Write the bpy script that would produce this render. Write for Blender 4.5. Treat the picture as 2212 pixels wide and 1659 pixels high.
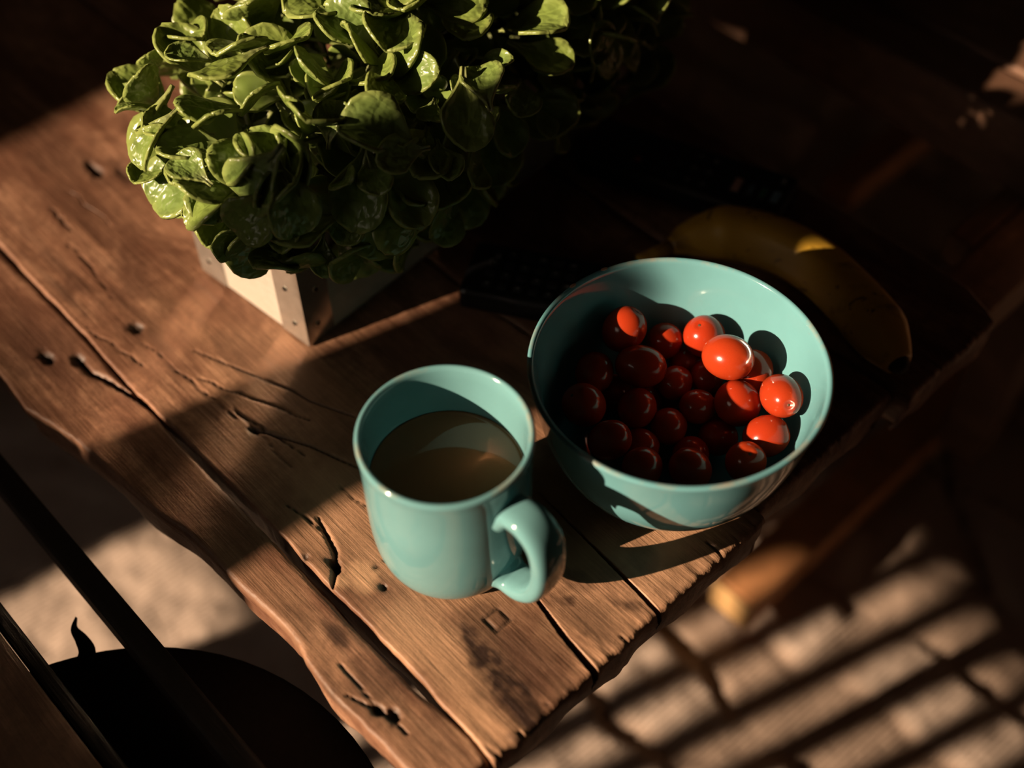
import bpy, bmesh, math, random
import numpy as np
from mathutils import Vector, Matrix

random.seed(7)
for o in list(bpy.data.objects):
    bpy.data.objects.remove(o, do_unlink=True)
SC = bpy.context.scene
COL = SC.collection
TZ = 0.42                                   # table top height above the floor

# ------------------------------------------------------------------ camera
cam = bpy.data.cameras.new('camera')
camo = bpy.data.objects.new('camera', cam)
COL.objects.link(camo)
PITCH, ROLL = 0.88000, -0.009154
F_ = Vector((0, math.cos(PITCH), -math.sin(PITCH)))
R_ = Vector((1, 0, 0))
U_ = R_.cross(F_)
R2 = R_ * math.cos(ROLL) + U_ * math.sin(ROLL)
U2 = -R_ * math.sin(ROLL) + U_ * math.cos(ROLL)
M = Matrix((R2, U2, -F_)).transposed().to_4x4()
M.translation = Vector((0, 0, TZ + 0.5623))
camo.matrix_world = M
cam.sensor_fit = 'HORIZONTAL'
cam.sensor_width = 36
cam.lens = 36 * 2725 / 2212
cam.clip_start = 0.02
cam.dof.use_dof = True
cam.dof.focus_distance = 0.66
cam.dof.aperture_fstop = 2.7
SC.camera = camo

# ------------------------------------------------------------------ light
SUN_AZ, SUN_EL = math.radians(27.5), math.radians(22.0)
sd = Vector((math.cos(SUN_AZ) * math.cos(SUN_EL), math.sin(SUN_AZ) * math.cos(SUN_EL), -math.sin(SUN_EL)))
sun = bpy.data.lights.new('sun', 'SUN')
sun.energy = 12.2
sun.angle = math.radians(0.53)
sun.color = (1.0, 0.74, 0.50)
suno = bpy.data.objects.new('sun', sun)
COL.objects.link(suno)
suno.rotation_euler = sd.to_track_quat('-Z', 'Y').to_euler()
suno.location = (-3, -1, 3)
w = bpy.data.worlds.new('sky')
SC.world = w
w.use_nodes = True
bg = w.node_tree.nodes['Background']
bg.inputs[0].default_value = (1.0, 0.84, 0.68, 1)
bg.inputs[1].default_value = 1.6
vs = SC.view_settings
vs.view_transform = 'Standard'
vs.look = 'None'
vs.exposure = 0.0
vs.gamma = 1.0
vs.use_curve_mapping = False
try:
    SC.cycles.blur_glossy = 0.05
    SC.cycles.use_denoising = True
    SC.cycles.sample_clamp_indirect = 60.0
    SC.cycles.caustics_reflective = True
    SC.cycles.max_bounces = 6
    SC.cycles.diffuse_bounces = 3
    SC.cycles.glossy_bounces = 3
    SC.cycles.transmission_bounces = 3
    SC.cycles.use_adaptive_sampling = True
    SC.cycles.adaptive_threshold = 0.035
except Exception:
    pass

# ------------------------------------------------------------------ helpers
def link(o, parent=None):
    COL.objects.link(o)
    if parent is not None:
        o.parent = parent
    return o

def empty(name, loc=(0, 0, 0), rz=0.0):
    o = bpy.data.objects.new(name, None)
    o.empty_display_size = 0.02
    o.location = loc
    o.rotation_euler = (0, 0, rz)
    return link(o)

def tag(o, label=None, cat=None, group=None, kind=None):
    if label: o['label'] = label
    if cat: o['category'] = cat
    if group: o['group'] = group
    if kind: o['kind'] = kind
    return o

def mesh(name, verts, faces, mat=None, smooth=True):
    me = bpy.data.meshes.new(name)
    me.from_pydata([tuple(v) for v in verts], [], faces)
    me.update()
    if smooth:
        me.polygons.foreach_set('use_smooth', [True] * len(me.polygons))
    if mat: me.materials.append(mat)
    return me

def obj(name, me, parent=None, loc=None, rot=None):
    o = bpy.data.objects.new(name, me)
    link(o, parent)
    if loc is not None: o.location = loc
    if rot is not None: o.rotation_euler = rot
    return o

def bm_obj(name, bm, mat, parent=None, smooth=False):
    bmesh.ops.recalc_face_normals(bm, faces=bm.faces)
    me = bpy.data.meshes.new(name)
    bm.to_mesh(me); bm.free()
    if smooth:
        me.polygons.foreach_set('use_smooth', [True] * len(me.polygons))
    me.materials.append(mat)
    return obj(name, me, parent)

def box_bm(x0, x1, y0, y1, z0, z1, bev=0.0, seg=2):
    bm = bmesh.new()
    bmesh.ops.create_cube(bm, size=1)
    for v in bm.verts:
        v.co = Vector(((x0 + x1) / 2 + v.co.x * (x1 - x0), (y0 + y1) / 2 + v.co.y * (y1 - y0), (z0 + z1) / 2 + v.co.z * (z1 - z0)))
    if bev > 0:
        bmesh.ops.bevel(bm, geom=list(bm.edges), offset=bev, segments=seg, affect='EDGES', profile=0.6)
    return bm

def box(name, x0, x1, y0, y1, z0, z1, mat, parent=None, bev=0.0, seg=2):
    return bm_obj(name, box_bm(x0, x1, y0, y1, z0, z1, bev, seg), mat, parent, smooth=False)

def prism(name, poly, h0, h1, mat, parent=None, frame=None):
    """poly: list of (a, b); extruded along third axis h0..h1; frame(a,b,h)->xyz"""
    n = len(poly)
    vs_ = [frame(a, b, h0) for a, b in poly] + [frame(a, b, h1) for a, b in poly]
    fs = [list(range(n))[::-1], list(range(n, 2 * n))]
    for i in range(n):
        j = (i + 1) % n
        fs.append([i, j, n + j, n + i])
    bm = bmesh.new()
    bv = [bm.verts.new(v) for v in vs_]
    for f in fs: bm.faces.new([bv[i] for i in f])
    return bm_obj(name, bm, mat, parent)

def lathe(name, prof, mat, n=96, parent=None, closed=True):
    vs_, fs = [], []
    m = len(prof)
    idx = []
    for r, z in prof:
        if r < 1e-6:
            idx.append([len(vs_)] * n); vs_.append((0, 0, z))
        else:
            row = []
            for i in range(n):
                a = 2 * math.pi * i / n
                row.append(len(vs_)); vs_.append((r * math.cos(a), r * math.sin(a), z))
            idx.append(row)
    for k in range(m - 1):
        for i in range(n):
            j = (i + 1) % n
            f = [idx[k][i], idx[k][j], idx[k + 1][j], idx[k + 1][i]]
            g = []
            for q in f:
                if q not in g: g.append(q)
            if len(g) >= 3: fs.append(g)
    me = mesh(name, vs_, fs, mat)
    bm = bmesh.new(); bm.from_mesh(me); bmesh.ops.recalc_face_normals(bm, faces=bm.faces); bm.to_mesh(me); bm.free()
    return obj(name, me, parent)

def spline(pts, n):
    """Catmull-Rom through pts"""
    P = np.array(pts, float)
    Q = np.vstack([2 * P[0] - P[1], P, 2 * P[-1] - P[-2]])
    out = []
    k = len(P) - 1
    for i in range(k):
        p0, p1, p2, p3 = Q[i:i + 4]
        for t in np.linspace(0, 1, n, endpoint=False):
            out.append(0.5 * ((2 * p1) + (-p0 + p2) * t + (2 * p0 - 5 * p1 + 4 * p2 - p3) * t ** 2 + (-p0 + 3 * p1 - 3 * p2 + p3) * t ** 3))
    out.append(P[-1])
    return np.array(out)

def sweep(name, path, radii, mat, parent=None, up=(0, 0, 1), n=20, power=2.0, cap=True, shape=None):
    """tube along path; radii list of (ra along side, rb along up)"""
    path = [Vector(p) for p in path]
    vs_, fs = [], []
    up = Vector(up)
    m = len(path)
    for i, p in enumerate(path):
        t = (path[min(i + 1, m - 1)] - path[max(i - 1, 0)]).normalized()
        side = t.cross(up).normalized()
        u2 = side.cross(t).normalized()
        ra, rb = radii[i]
        for k in range(n):
            a = 2 * math.pi * k / n
            c, s = math.cos(a), math.sin(a)
            cc = math.copysign(abs(c) ** (2 / power), c); ss = math.copysign(abs(s) ** (2 / power), s)
            f = shape(a) if shape else 1.0
            vs_.append(p + side * (cc * ra * f) + u2 * (ss * rb * f))
    for i in range(m - 1):
        for k in range(n):
            j = (k + 1) % n
            fs.append([i * n + k, i * n + j, (i + 1) * n + j, (i + 1) * n + k])
    if cap:
        fs.append(list(range(n))[::-1]); fs.append([(m - 1) * n + k for k in range(n)])
    me = mesh(name, vs_, fs, mat)
    bm = bmesh.new(); bm.from_mesh(me); bmesh.ops.recalc_face_normals(bm, faces=bm.faces); bm.to_mesh(me); bm.free()
    return obj(name, me, parent)

# --- numpy value noise
_rng = np.random.RandomState(3)
_T = _rng.rand(256, 256)
def vnoise(x, y):
    xi, yi = np.floor(x).astype(int), np.floor(y).astype(int)
    fx, fy = x - xi, y - yi
    fx = fx * fx * (3 - 2 * fx); fy = fy * fy * (3 - 2 * fy)
    a = _T[xi % 256, yi % 256]; b = _T[(xi + 1) % 256, yi % 256]
    c = _T[xi % 256, (yi + 1) % 256]; d = _T[(xi + 1) % 256, (yi + 1) % 256]
    return (a * (1 - fx) + b * fx) * (1 - fy) + (c * (1 - fx) + d * fx) * fy
def fbm(x, y, o=4):
    r, a, t = 0, 1.0, 0
    for i in range(o):
        r = r + a * vnoise(x * 2 ** i + 17.3 * i, y * 2 ** i + 5.1 * i); t += a; a *= 0.5
    return r / t
def seg_dist(x, y, pts):
    """distance to polyline and parameter 0..1 along it"""
    best = np.full(x.shape, 9e9); par = np.zeros(x.shape)
    n = len(pts) - 1
    for i in range(n):
        ax, ay = pts[i]; bx, by = pts[i + 1]
        dx, dy = bx - ax, by - ay
        L = dx * dx + dy * dy + 1e-12
        t = np.clip(((x - ax) * dx + (y - ay) * dy) / L, 0, 1)
        d = np.hypot(x - ax - t * dx, y - ay - t * dy)
        m = d < best
        best[m] = d[m]; par[m] = ((i + t) / n)[m]
    return best, par

# ------------------------------------------------------------------ materials
class NT:
    def __init__(s, name):
        s.m = bpy.data.materials.new(name); s.m.use_nodes = True
        s.t = s.m.node_tree
        s.b = s.t.nodes['Principled BSDF']
        s.out = s.t.nodes['Material Output']
    def n(s, typ, **kw):
        nd = s.t.nodes.new(typ)
        for k, v in kw.items():
            if isinstance(k, str) and k.startswith('i_'):
                nd.inputs[k[2:].replace('_', ' ')].default_value = v
            else: setattr(nd, k, v)
        return nd
    def l(s, a, b): s.t.links.new(a, b)
    def set(s, **kw):
        for k, v in kw.items():
            s.b.inputs[k.replace('_', ' ')].default_value = v
    def coords(s, scale=(1, 1, 1), rot=(0, 0, 0), kind='Object'):
        tc = s.n('ShaderNodeTexCoord'); mp = s.n('ShaderNodeMapping')
        mp.inputs['Scale'].default_value = scale; mp.inputs['Rotation'].default_value = rot
        s.l(tc.outputs[kind], mp.inputs['Vector'])
        return mp.outputs['Vector']
    def noise(s, vec, scale, detail=4, rough=0.55, dist=0.0):
        nd = s.n('ShaderNodeTexNoise')
        nd.inputs['Scale'].default_value = scale; nd.inputs['Detail'].default_value = detail
        nd.inputs['Roughness'].default_value = rough; nd.inputs['Distortion'].default_value = dist
        s.l(vec, nd.inputs['Vector'])
        return nd.outputs['Fac']
    def ramp(s, fac, stops):
        nd = s.n('ShaderNodeValToRGB')
        e = nd.color_ramp.elements
        while len(e) > 1: e.remove(e[-1])
        for i, (p, c) in enumerate(stops):
            if i == 0: e[0].position = p; el = e[0]
            else: el = e.new(p)
            el.color = (*c, 1) if len(c) == 3 else c
        s.l(fac, nd.inputs['Fac'])
        return nd.outputs['Color']
    def mixc(s, fac, a, b, mode='MIX'):
        nd = s.n('ShaderNodeMix', data_type='RGBA', blend_type=mode)
        fs, A, B = nd.inputs[0], nd.inputs[6], nd.inputs[7]
        for val, sock in ((fac, fs), (a, A), (b, B)):
            if hasattr(val, 'node'): s.l(val, sock)
            elif isinstance(val, (int, float)): sock.default_value = val
            else: sock.default_value = (*val, 1)
        return nd.outputs[2]
    def math(s, op, a, b=None):
        nd = s.n('ShaderNodeMath', operation=op)
        for i, val in enumerate((a, b)):
            if val is None: continue
            if hasattr(val, 'node'): s.l(val, nd.inputs[i])
            else: nd.inputs[i].default_value = val
        return nd.outputs[0]
    def bump(s, h, strength=0.3, dist=0.001):
        nd = s.n('ShaderNodeBump')
        nd.inputs['Strength'].default_value = strength; nd.inputs['Distance'].default_value = dist
        s.l(h, nd.inputs['Height']); s.l(nd.outputs['Normal'], s.b.inputs['Normal'])
    def col(s, c):
        if hasattr(c, 'node'): s.l(c, s.b.inputs['Base Color'])
        else: s.b.inputs['Base Color'].default_value = (*c, 1)

def simple(name, c, rough=0.5, metal=0.0, noise=0.0, scale=40, bump=0.0, spec=0.5):
    t = NT(name)
    v = t.coords()
    if noise > 0:
        f = t.noise(v, scale)
        t.col(t.ramp(f, [(0.3, tuple(x * (1 - noise) for x in c)), (0.7, tuple(min(1, x * (1 + noise)) for x in c))]))
        if bump > 0: t.bump(f, bump, 0.002)
    else: t.col(c)
    t.set(Roughness=rough, Metallic=metal)
    t.b.inputs['Specular IOR Level'].default_value = spec
    return t.m

def wood_mat(name, cols, attr=False, rough=0.55, gscale=1.0, axis=0):
    """grain runs along local x (axis 0) or y (axis 1)"""
    t = NT(name)
    st = (3.2, 26, 20) if axis == 0 else (26, 3.2, 20)
    v = t.coords(tuple(x * gscale for x in st))
    g1 = t.noise(v, 2.2, 3, 0.6, 0.7)
    st2 = (14, 240, 200) if axis == 0 else (240, 14, 200)
    v2 = t.coords(tuple(x * gscale for x in st2))
    g2 = t.noise(v2, 2.0, 2, 0.65)
    v3 = t.coords((1, 1, 1))
    blot = t.noise(v3, 13.0 * gscale, 3, 0.6, 0.8)
    c = t.ramp(g1, [(0.28, cols[0]), (0.48, cols[1]), (0.7, cols[2])])
    c = t.mixc(t.ramp(g2, [(0.35, (0, 0, 0)), (0.62, (1, 1, 1))]), t.mixc(0.55, c, cols[0]), c)
    c = t.mixc(t.ramp(blot, [(0.44, (0, 0, 0)), (0.62, (0.6, 0.6, 0.6))]), c, cols[3])
    vf = t.coords((120 * gscale, 120 * gscale, 120 * gscale)); fl = t.noise(vf, 1.0, 3, 0.75)
    c = t.mixc(t.ramp(fl, [(0.36, (0.5, 0.5, 0.5)), (0.56, (0, 0, 0))]), c, cols[0])
    vb = t.coords((9 * gscale, 22 * gscale, 9) if axis == 0 else (22 * gscale, 9 * gscale, 9)); big = t.noise(vb, 1.0, 4, 0.7, 1.2)
    c = t.mixc(t.ramp(big, [(0.47, (0, 0, 0)), (0.62, (0.72, 0.72, 0.72))]), c, cols[3])
    # cross-cut scratches
    st4 = (160, 7, 60) if axis == 0 else (7, 160, 60)
    v4 = t.coords(tuple(x * gscale for x in st4), rot=(0, 0, 0.35))
    scr = t.noise(v4, 1.6, 2, 0.6)
    c = t.mixc(t.ramp(scr, [(0.60, (0, 0, 0)), (0.72, (0.28, 0.28, 0.28))]), c, cols[0])
    if attr:
        at = t.n('ShaderNodeAttribute', attribute_name='wear')
        sp = t.n('ShaderNodeSeparateColor'); t.l(at.outputs['Color'], sp.inputs['Color'])
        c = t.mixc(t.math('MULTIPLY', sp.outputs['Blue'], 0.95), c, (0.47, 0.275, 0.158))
        c = t.mixc(t.math('MULTIPLY', sp.outputs['Green'], 1.0), c, (0.022, 0.009, 0.005))
        c = t.mixc(sp.outputs['Red'], c, (0.012, 0.007, 0.004))
    t.col(c)
    t.set(Roughness=rough)
    t.b.inputs['Specular IOR Level'].default_value = 0.35
    h = t.math('ADD', t.math('MULTIPLY', g2, 1.0), t.math('MULTIPLY', scr, 0.5))
    t.bump(t.math('ADD', h, t.math('MULTIPLY', fl, .8)), 0.5, 0.0009)
    return t.m

MAT = {}
MAT['table'] = wood_mat('old_table_wood', [(0.095, 0.041, 0.022), (0.262, 0.130, 0.076), (0.350, 0.192, 0.118), (0.082, 0.032, 0.017)], attr=True)
MAT['oldwood'] = wood_mat('dark_old_wood', [(0.07, 0.035, 0.02), (0.16, 0.085, 0.05), (0.22, 0.12, 0.075), (0.10, 0.05, 0.03)], rough=0.6)
MAT['oldwood_y'] = wood_mat('dark_old_wood_cross', [(0.09, 0.045, 0.022), (0.20, 0.10, 0.05), (0.27, 0.14, 0.07), (0.12, 0.06, 0.03)], rough=0.6, axis=1)
MAT['blackwood'] = wood_mat('black_stained_wood', [(0.010, 0.006, 0.004), (0.022, 0.013, 0.009), (0.035, 0.02, 0.013), (0.012, 0.007, 0.005)], rough=0.6)
MAT['pine'] = wood_mat('pale_pine', [(0.29, 0.25, 0.21), (0.345, 0.31, 0.27), (0.37, 0.335, 0.295), (0.32, 0.28, 0.235)], rough=0.6, gscale=1.4)
MAT['plaster'] = simple('dark_plaster', (0.24, 0.185, 0.145), 0.9, 0, 0.2, 6)
MAT['floorwood'] = wood_mat('floor_wood', [(0.03, 0.018, 0.012), (0.06, 0.035, 0.022), (0.08, 0.05, 0.03), (0.04, 0.024, 0.015)], gscale=0.5)
MAT['black_plastic'] = simple('black_plastic', (0.006, 0.006, 0.007), 0.22, 0, 0.15, 60)
MAT['black_rubber'] = simple('black_rubber', (0.012, 0.012, 0.013), 0.45, 0, 0.15, 60)
MAT['black_fabric'] = simple('black_fabric', (0.008, 0.007, 0.007), 0.9, 0, 0.3, 300, 0.2)
MAT['pink_fabric'] = simple('pink_fabric', (0.30, 0.07, 0.07), 0.8, 0, 0.15, 200)
MAT['grey_mark'] = simple('grey_mark', (0.30, 0.29, 0.27), 0.5, 0, 0.05, 60)
MAT['red_mark'] = simple('red_mark', (0.35, 0.02, 0.015), 0.4, 0, 0.05, 60)
MAT['green_mark'] = simple('green_mark', (0.02, 0.10, 0.04), 0.4, 0, 0.05, 60)
MAT['blue_mark'] = simple('blue_mark', (0.10, 0.17, 0.22), 0.4, 0, 0.05, 60)
MAT['pale_mark'] = simple('pale_mark', (0.36, 0.20, 0.16), 0.4, 0, 0.05, 60)

# ------------------------------------------------------------------ room (aligned to the window wall)
ca, sa = math.cos(SUN_AZ), math.sin(SUN_AZ)
cE, sE = math.cos(SUN_EL), math.sin(SUN_EL)
WD = 2.2                                     # distance of the window wall
def room(al, u, z): return (al * ca - u * sa, al * sa + u * ca, z)
def rbox(name, a0, a1, u0, u1, z0, z1, mat, parent=None):
    o = prism(name, [(a0, u0), (a1, u0), (a1, u1), (a0, u1)], z0, z1, mat, parent, frame=lambda a, b, h: room(a, b, h))
    return o
def S(o): return tag(o, kind='structure')
U0, U1, A1, HT = -1.7, 2.7, 2.3, 2.5
S(rbox('floor', -WD - 0.1, A1, U0, U1, -0.06, 0.0, MAT['floorwood']))
S(rbox('ceiling', -WD - 0.1, A1 + 0.1, U0 - 0.1, U1 + 0.1, HT, HT + 0.08, MAT['plaster']))
S(rbox('wall_right', A1, A1 + 0.08, U0, U1, 0, HT, MAT['plaster']))
S(rbox('wall_back', -WD, A1, U1, U1 + 0.08, 0, HT, MAT['plaster']))
S(rbox('wall_front', -WD, A1, U0 - 0.08, U0, 0, HT, MAT['plaster']))
def vz(v): return (v + WD * sE) / cE + TZ    # height on the wall of the light that reaches sun-plane height v
def wallpoly(name, uv, mat, parent=None, th=0.07):
    return prism(name, [(u, vz(v)) for u, v in uv], -WD - th, -WD, mat, parent, frame=lambda u, z, h: room(h, u, z))
VS, VH = -0.47, 0.72
wall = S(wallpoly('wall_left', [(U0, -1.22), (U1, -1.22), (U1, VS), (U0, VS)], MAT['plaster']))
zt = HT * 1.0
vt = (HT - TZ) * cE - WD * sE
wallpoly('upper_panel', [(U0, VH), (U1, VH), (U1, vt), (U0, vt)], MAT['plaster'], wall)
wallpoly('side_panel', [(U0, VS), (-0.45, VS), (-0.45, VH), (U0, VH)], MAT['plaster'], wall)
wallpoly('side_panel', [(0.70, VS), (0.705, -0.43), (0.718, -0.385), (0.74, -0.15), (0.762, 0.0), (0.815, 0.07), (0.81, 0.14), (0.67, 0.19), (0.645, 0.235), (0.645, VH), (1.185, VH), (1.185, VS)], MAT['plaster'], wall)
wallpoly('side_panel', [(1.185, 0.12), (1.34, 0.12), (1.34, VH), (1.185, VH)], MAT['plaster'], wall)
wallpoly('side_panel', [(1.185, VS), (1.34, VS), (1.34, -0.20), (1.185, -0.20)], MAT['plaster'], wall)
wallpoly('side_panel', [(1.34, VS), (U1, VS), (U1, VH), (1.34, VH)], MAT['plaster'], wall)
win = S(wallpoly('window_1', [(-0.45, VS), (0.86, VS), (0.86, VS + .03), (-0.45, VS + .03)], MAT['oldwood'], th=0.10))     # sill board
PD = 1.15                                    # distance of an added unseen post, outline shaped to cast the shadow band
def pz_(v): return (v + PD * sE) / cE + TZ
vf_, vc_ = (0 - TZ) * cE - PD * sE, (HT - TZ) * cE - PD * sE
post_uv = [(0.47, vf_), (0.585, vf_), (0.588, -0.38), (0.53, -0.2), (0.485, -0.01), (0.488, 0.05), (0.490, 0.09), (0.494, 0.12), (0.492, 0.19), (0.480, 0.24), (0.445, 0.30), (0.445, vc_), (0.420, vc_), (0.409, 0.20), (0.387, 0.172), (0.386, 0.04), (0.362, 0.0), (0.36, -0.018), (0.445, -0.150), (0.455, -0.30)]
S(prism('shadow_post_1', [(u, pz_(v)) for u, v in post_uv], -PD - .05, -PD, MAT['oldwood'], None, frame=lambda u, z, h: room(h, u, z)))
RT = -0.144
wallpoly('sun_block_rail', [(-0.45, RT), (0.445, RT), (0.36, -0.018), (-0.45, -0.018)], MAT['oldwood'], win, th=0.05)  # unseen rail, sized to end the floor stripes and shade the bench slats
wallpoly('sun_block_rail', [(0.50, -0.35), (0.755, -0.35), (0.755, -0.03), (0.56, -0.013), (0.486, -0.008)], MAT['oldwood'], win, th=0.045)  # unseen panel added to block sun from bench slats, board corner and floor
for uc, ul in ((.417, .43), (.3635, .380), (.311, .330), (.262, .292), (.215, .245), (.168, .198), (.12, .15), (.07, .10), (.02, .05), (-.03, .0), (-.08, -.05), (-.13, -.10), (-.18, -.15), (-.23, -.2), (-.28, -.25), (-.33, -.3), (-.38, -.35)):
    hw = .0165                               # top centre, bottom centre of each slat
    wallpoly('window_slat', [(ul - hw, VS), (ul + hw, VS), (uc + hw, RT - .005), (uc - hw, RT - .005)], MAT['oldwood'], win, th=0.02)

# ------------------------------------------------------------------ rug
def make_rug():
    x0, x1, y0, y1, st = -1.05, 1.10, 0.12, 1.80, 0.0055
    nx, ny = int((x1 - x0) / st), int((y1 - y0) / st)
    X, Y = np.meshgrid(np.linspace(x0, x1, nx), np.linspace(y0, y1, ny), indexing='ij')
    dx = X + 0.02 * (fbm(X * 14, Y * 14) - 0.5) * 2; dy = Y + 0.02 * (fbm(X * 14 + 40, Y * 14) - 0.5) * 2
    # cells stretched along the table's long direction
    la = math.radians(-47.2)
    a = dx * math.cos(la) + dy * math.sin(la); b = -dx * math.sin(la) + dy * math.cos(la)
    ga, gb = a / 0.21, b / 0.085
    rs = np.random.RandomState(21)
    jt = rs.rand(64, 64, 3)
    f1 = np.full(X.shape, 9.0); f2 = np.full(X.shape, 9.0); typ = np.zeros(X.shape)
    ia, ib = np.floor(ga).astype(int), np.floor(gb).astype(int)
    for p in (-1, 0, 1):
        for q in (-1, 0, 1):
            j = jt[(ia + p) % 64, (ib + q) % 64]
            d = np.hypot(ia + p + 0.15 + 0.7 * j[..., 0] - ga, ib + q + 0.15 + 0.7 * j[..., 1] - gb)
            n1 = d < f1
            f2 = np.where(n1, f1, np.minimum(f2, d)); typ = np.where(n1, j[..., 2], typ); f1 = np.where(n1, d, f1)
    e = f2 - f1
    left = np.clip((-0.06 - X) / .05, 0, 1)
    typ = np.where(left > .5, .9, typ); pile = (typ > 0.48).astype(float)
    e = e + left * .6
    soft = np.clip(e / 0.30, 0, 1); soft = soft * soft * (3 - 2 * soft)
    nz = fbm(X * 60, Y * 60)
    h = np.where(pile > 0, 0.0035 + soft * (0.003 + 0.009 * fbm(X * 30, Y * 30)) , 0.0035 + 0.002 * soft)
    h = h + 0.003 * (nz - 0.5)
    groove = np.exp(-(e / 0.026) ** 2) * np.clip((fbm(X * 7 + 3, Y * 7) - .46) * 9, 0, 1)
    h = h - 0.003 * groove
    Z = np.maximum(h, 0.001) + 0.0
    v = np.stack([X, Y, Z], -1).reshape(-1, 3)
    i, j = np.meshgrid(np.arange(nx - 1), np.arange(ny - 1), indexing='ij')
    q = (i * ny + j).ravel()
    f = np.stack([q, q + ny, q + ny + 1, q + 1], -1)
    me = bpy.data.meshes.new('rug')
    me.from_pydata(v.tolist(), [], f.tolist())
    me.polygons.foreach_set('use_smooth', [True] * len(me.polygons))
    at = me.attributes.new('wear', 'FLOAT_COLOR', 'POINT')
    red = np.clip(1.4 - np.hypot((X - 0.16) / 0.13, (Y - 1.13) / 0.22) * 1.4, 0, 1)
    c = np.stack([np.clip(groove * (typ < 0.8), 0, 1), pile * soft, red, np.ones_like(X)], -1).reshape(-1)
    at.data.foreach_set('color', c)
    t = NT('woven_rug')
    an = t.n('ShaderNodeAttribute', attribute_name='wear')
    sp = t.n('ShaderNodeSeparateColor'); t.l(an.outputs['Color'], sp.inputs['Color'])
    vv = t.coords((1, 1, 1), rot=(0, 0, math.radians(47.2 + 4)))
    wv = t.n('ShaderNodeTexWave', bands_direction='X'); wv.inputs['Scale'].default_value = 62; wv.inputs['Distortion'].default_value = 0.6
    t.l(vv, wv.inputs['Vector'])
    wv2 = t.n('ShaderNodeTexWave', bands_direction='Y'); wv2.inputs['Scale'].default_value = 90; wv2.inputs['Distortion'].default_value = 0.6
    t.l(vv, wv2.inputs['Vector'])
    nn = t.noise(vv, 160, 3)
    weave = t.mixc(t.math('MULTIPLY', wv.outputs['Fac'], 0.55), (0.48, 0.355, 0.28), (0.29, 0.20, 0.155))
    weave = t.mixc(t.math('MULTIPLY', wv2.outputs['Fac'], 0.3), weave, (0.19, 0.13, 0.095))
    pilec = t.mixc(nn, (0.49, 0.385, 0.325), (0.38, 0.29, 0.235))
    c = t.mixc(sp.outputs['Green'], weave, pilec)
    c = t.mixc(t.math('MULTIPLY', sp.outputs['Blue'], 0.9), c, (0.16, 0.035, 0.02))
    c = t.mixc(t.math('MULTIPLY', sp.outputs['Red'], 0.9), c, (0.03, 0.02, 0.016))
    t.col(c); t.set(Roughness=0.95)
    t.b.inputs['Specular IOR Level'].default_value = 0.1
    hh = t.math('ADD', t.math('MULTIPLY', wv.outputs['Fac'], 0.7), nn)
    t.bump(hh, 0.6, 0.003)
    me.materials.append(t.m)
    o = obj('rug', me)
    tag(o, 'cream and brown woven rug with raised pale patches covering the floor', 'rug')
make_rug()

# ------------------------------------------------------------------ coffee table
TA = math.radians(-47.2)                     # direction of the boards
table = empty('coffee_table', (0, 0, 0), TA)
tag(table, 'weathered brown coffee table of wide rough planks carrying mug, bowl and planter', 'table')
OUT_A = [(-1.15, .110), (-.95, .106), (-.80, .109), (-.70, .1065), (-.60, .107), (-.553, .1044), (-.52, .1023), (-.498, .1074), (-.479, .1111), (-.454, .1127), (-.42, .1157), (-.396, .1198), (-.38, .1221), (-.342, .1234), (-.306, .1258), (-.294, .1251), (-.284, .1221), (-.274, .1213), (-.258, .12), (-.24, .1216), (-.22, .1224), (-.17, .122)]
G1L = [(-1.15, .1545), (-.65, .1552), (-.54, .1553), (-.51, .1541), (-.486, .1532), (-.46, .1531), (-.40, .1522), (-.35, .1523), (-.31, .1521), (-.28, .1513), (-.243, .1512), (-.217, .1533), (-.197, .1541), (-.17, .1530)]
G1R = [(-1.15, .157), (-.65, .1573), (-.54, .1566), (-.51, .1553), (-.486, .1543), (-.46, .1555), (-.40, .1567), (-.35, .1574), (-.31, .1566), (-.28, .157), (-.246, .1572), (-.218, .1555), (-.197, .155), (-.17, .154)]
GBL = [(-1.15, .338), (-.84, .3393), (-.76, .3403), (-.44, .3460), (-.39, .3465), (-.36, .3488), (-.17, .3515)]
GBR = [(-1.15, .3415), (-.84, .3425), (-.76, .343), (-.44, .3485), (-.39, .3485), (-.36, .3505), (-.17, .353)]
GEL = [(-1.15, .459), (-.42, .4635), (-.367, .4632), (-.217, .4712), (-.17, .472)]
GER = [(-1.15, .462), (-.42, .4660), (-.367, .4655), (-.217, .4738), (-.17, .4745)]
FAR = [(-1.15, .568), (-.47, .5712), (-.31, .5732), (-.22, .5761), (-.205, .5749), (-.186, .568), (-.170, .556)]
CRACKS = [  # points (s,t), half width, depth, darkness
    ([(-.531, .1437), (-.519, .1429), (-.508, .147), (-.484, .1521), (-.468, .1545)], .0011, .006, .9),
    ([(-.275, .236), (-.227, .2278), (-.205, .2236), (-.176, .2205)], .0016, .016, .95),
    ([(-.275, .2745), (-.218, .2704), (-.176, .2675)], .0011, .013, .9),
    ([(-.345, .1775), (-.333, .1745), (-.322, .1715), (-.314, .1655), (-.309, .160), (-.306, .157)], .0010, .005, .95),
    ([(-.420, .1855), (-.4155, .1876), (-.412, .1905), (-.385, .204), (-.355, .214)], .0007, .0025, .8),
    ([(-.436, .187), (-.425, .1895), (-.40, .1945), (-.38, .198)], .0005, .0018, .7),
    ([(-.255, .1255), (-.245, .1290), (-.236, .1326), (-.228, .134), (-.219, .134)], .0006, .002, .9),
    ([(-.270, .1335), (-.255, .1330), (-.242, .1320)], .0005, .0015, .8),
    ([(-.300, .187), (-.285, .192), (-.262, .199)], .0006, .002, .7),
    ([(-.365, .1700), (-.35, .173), (-.335, .1745)], .0005, .002, .7),
]
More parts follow.
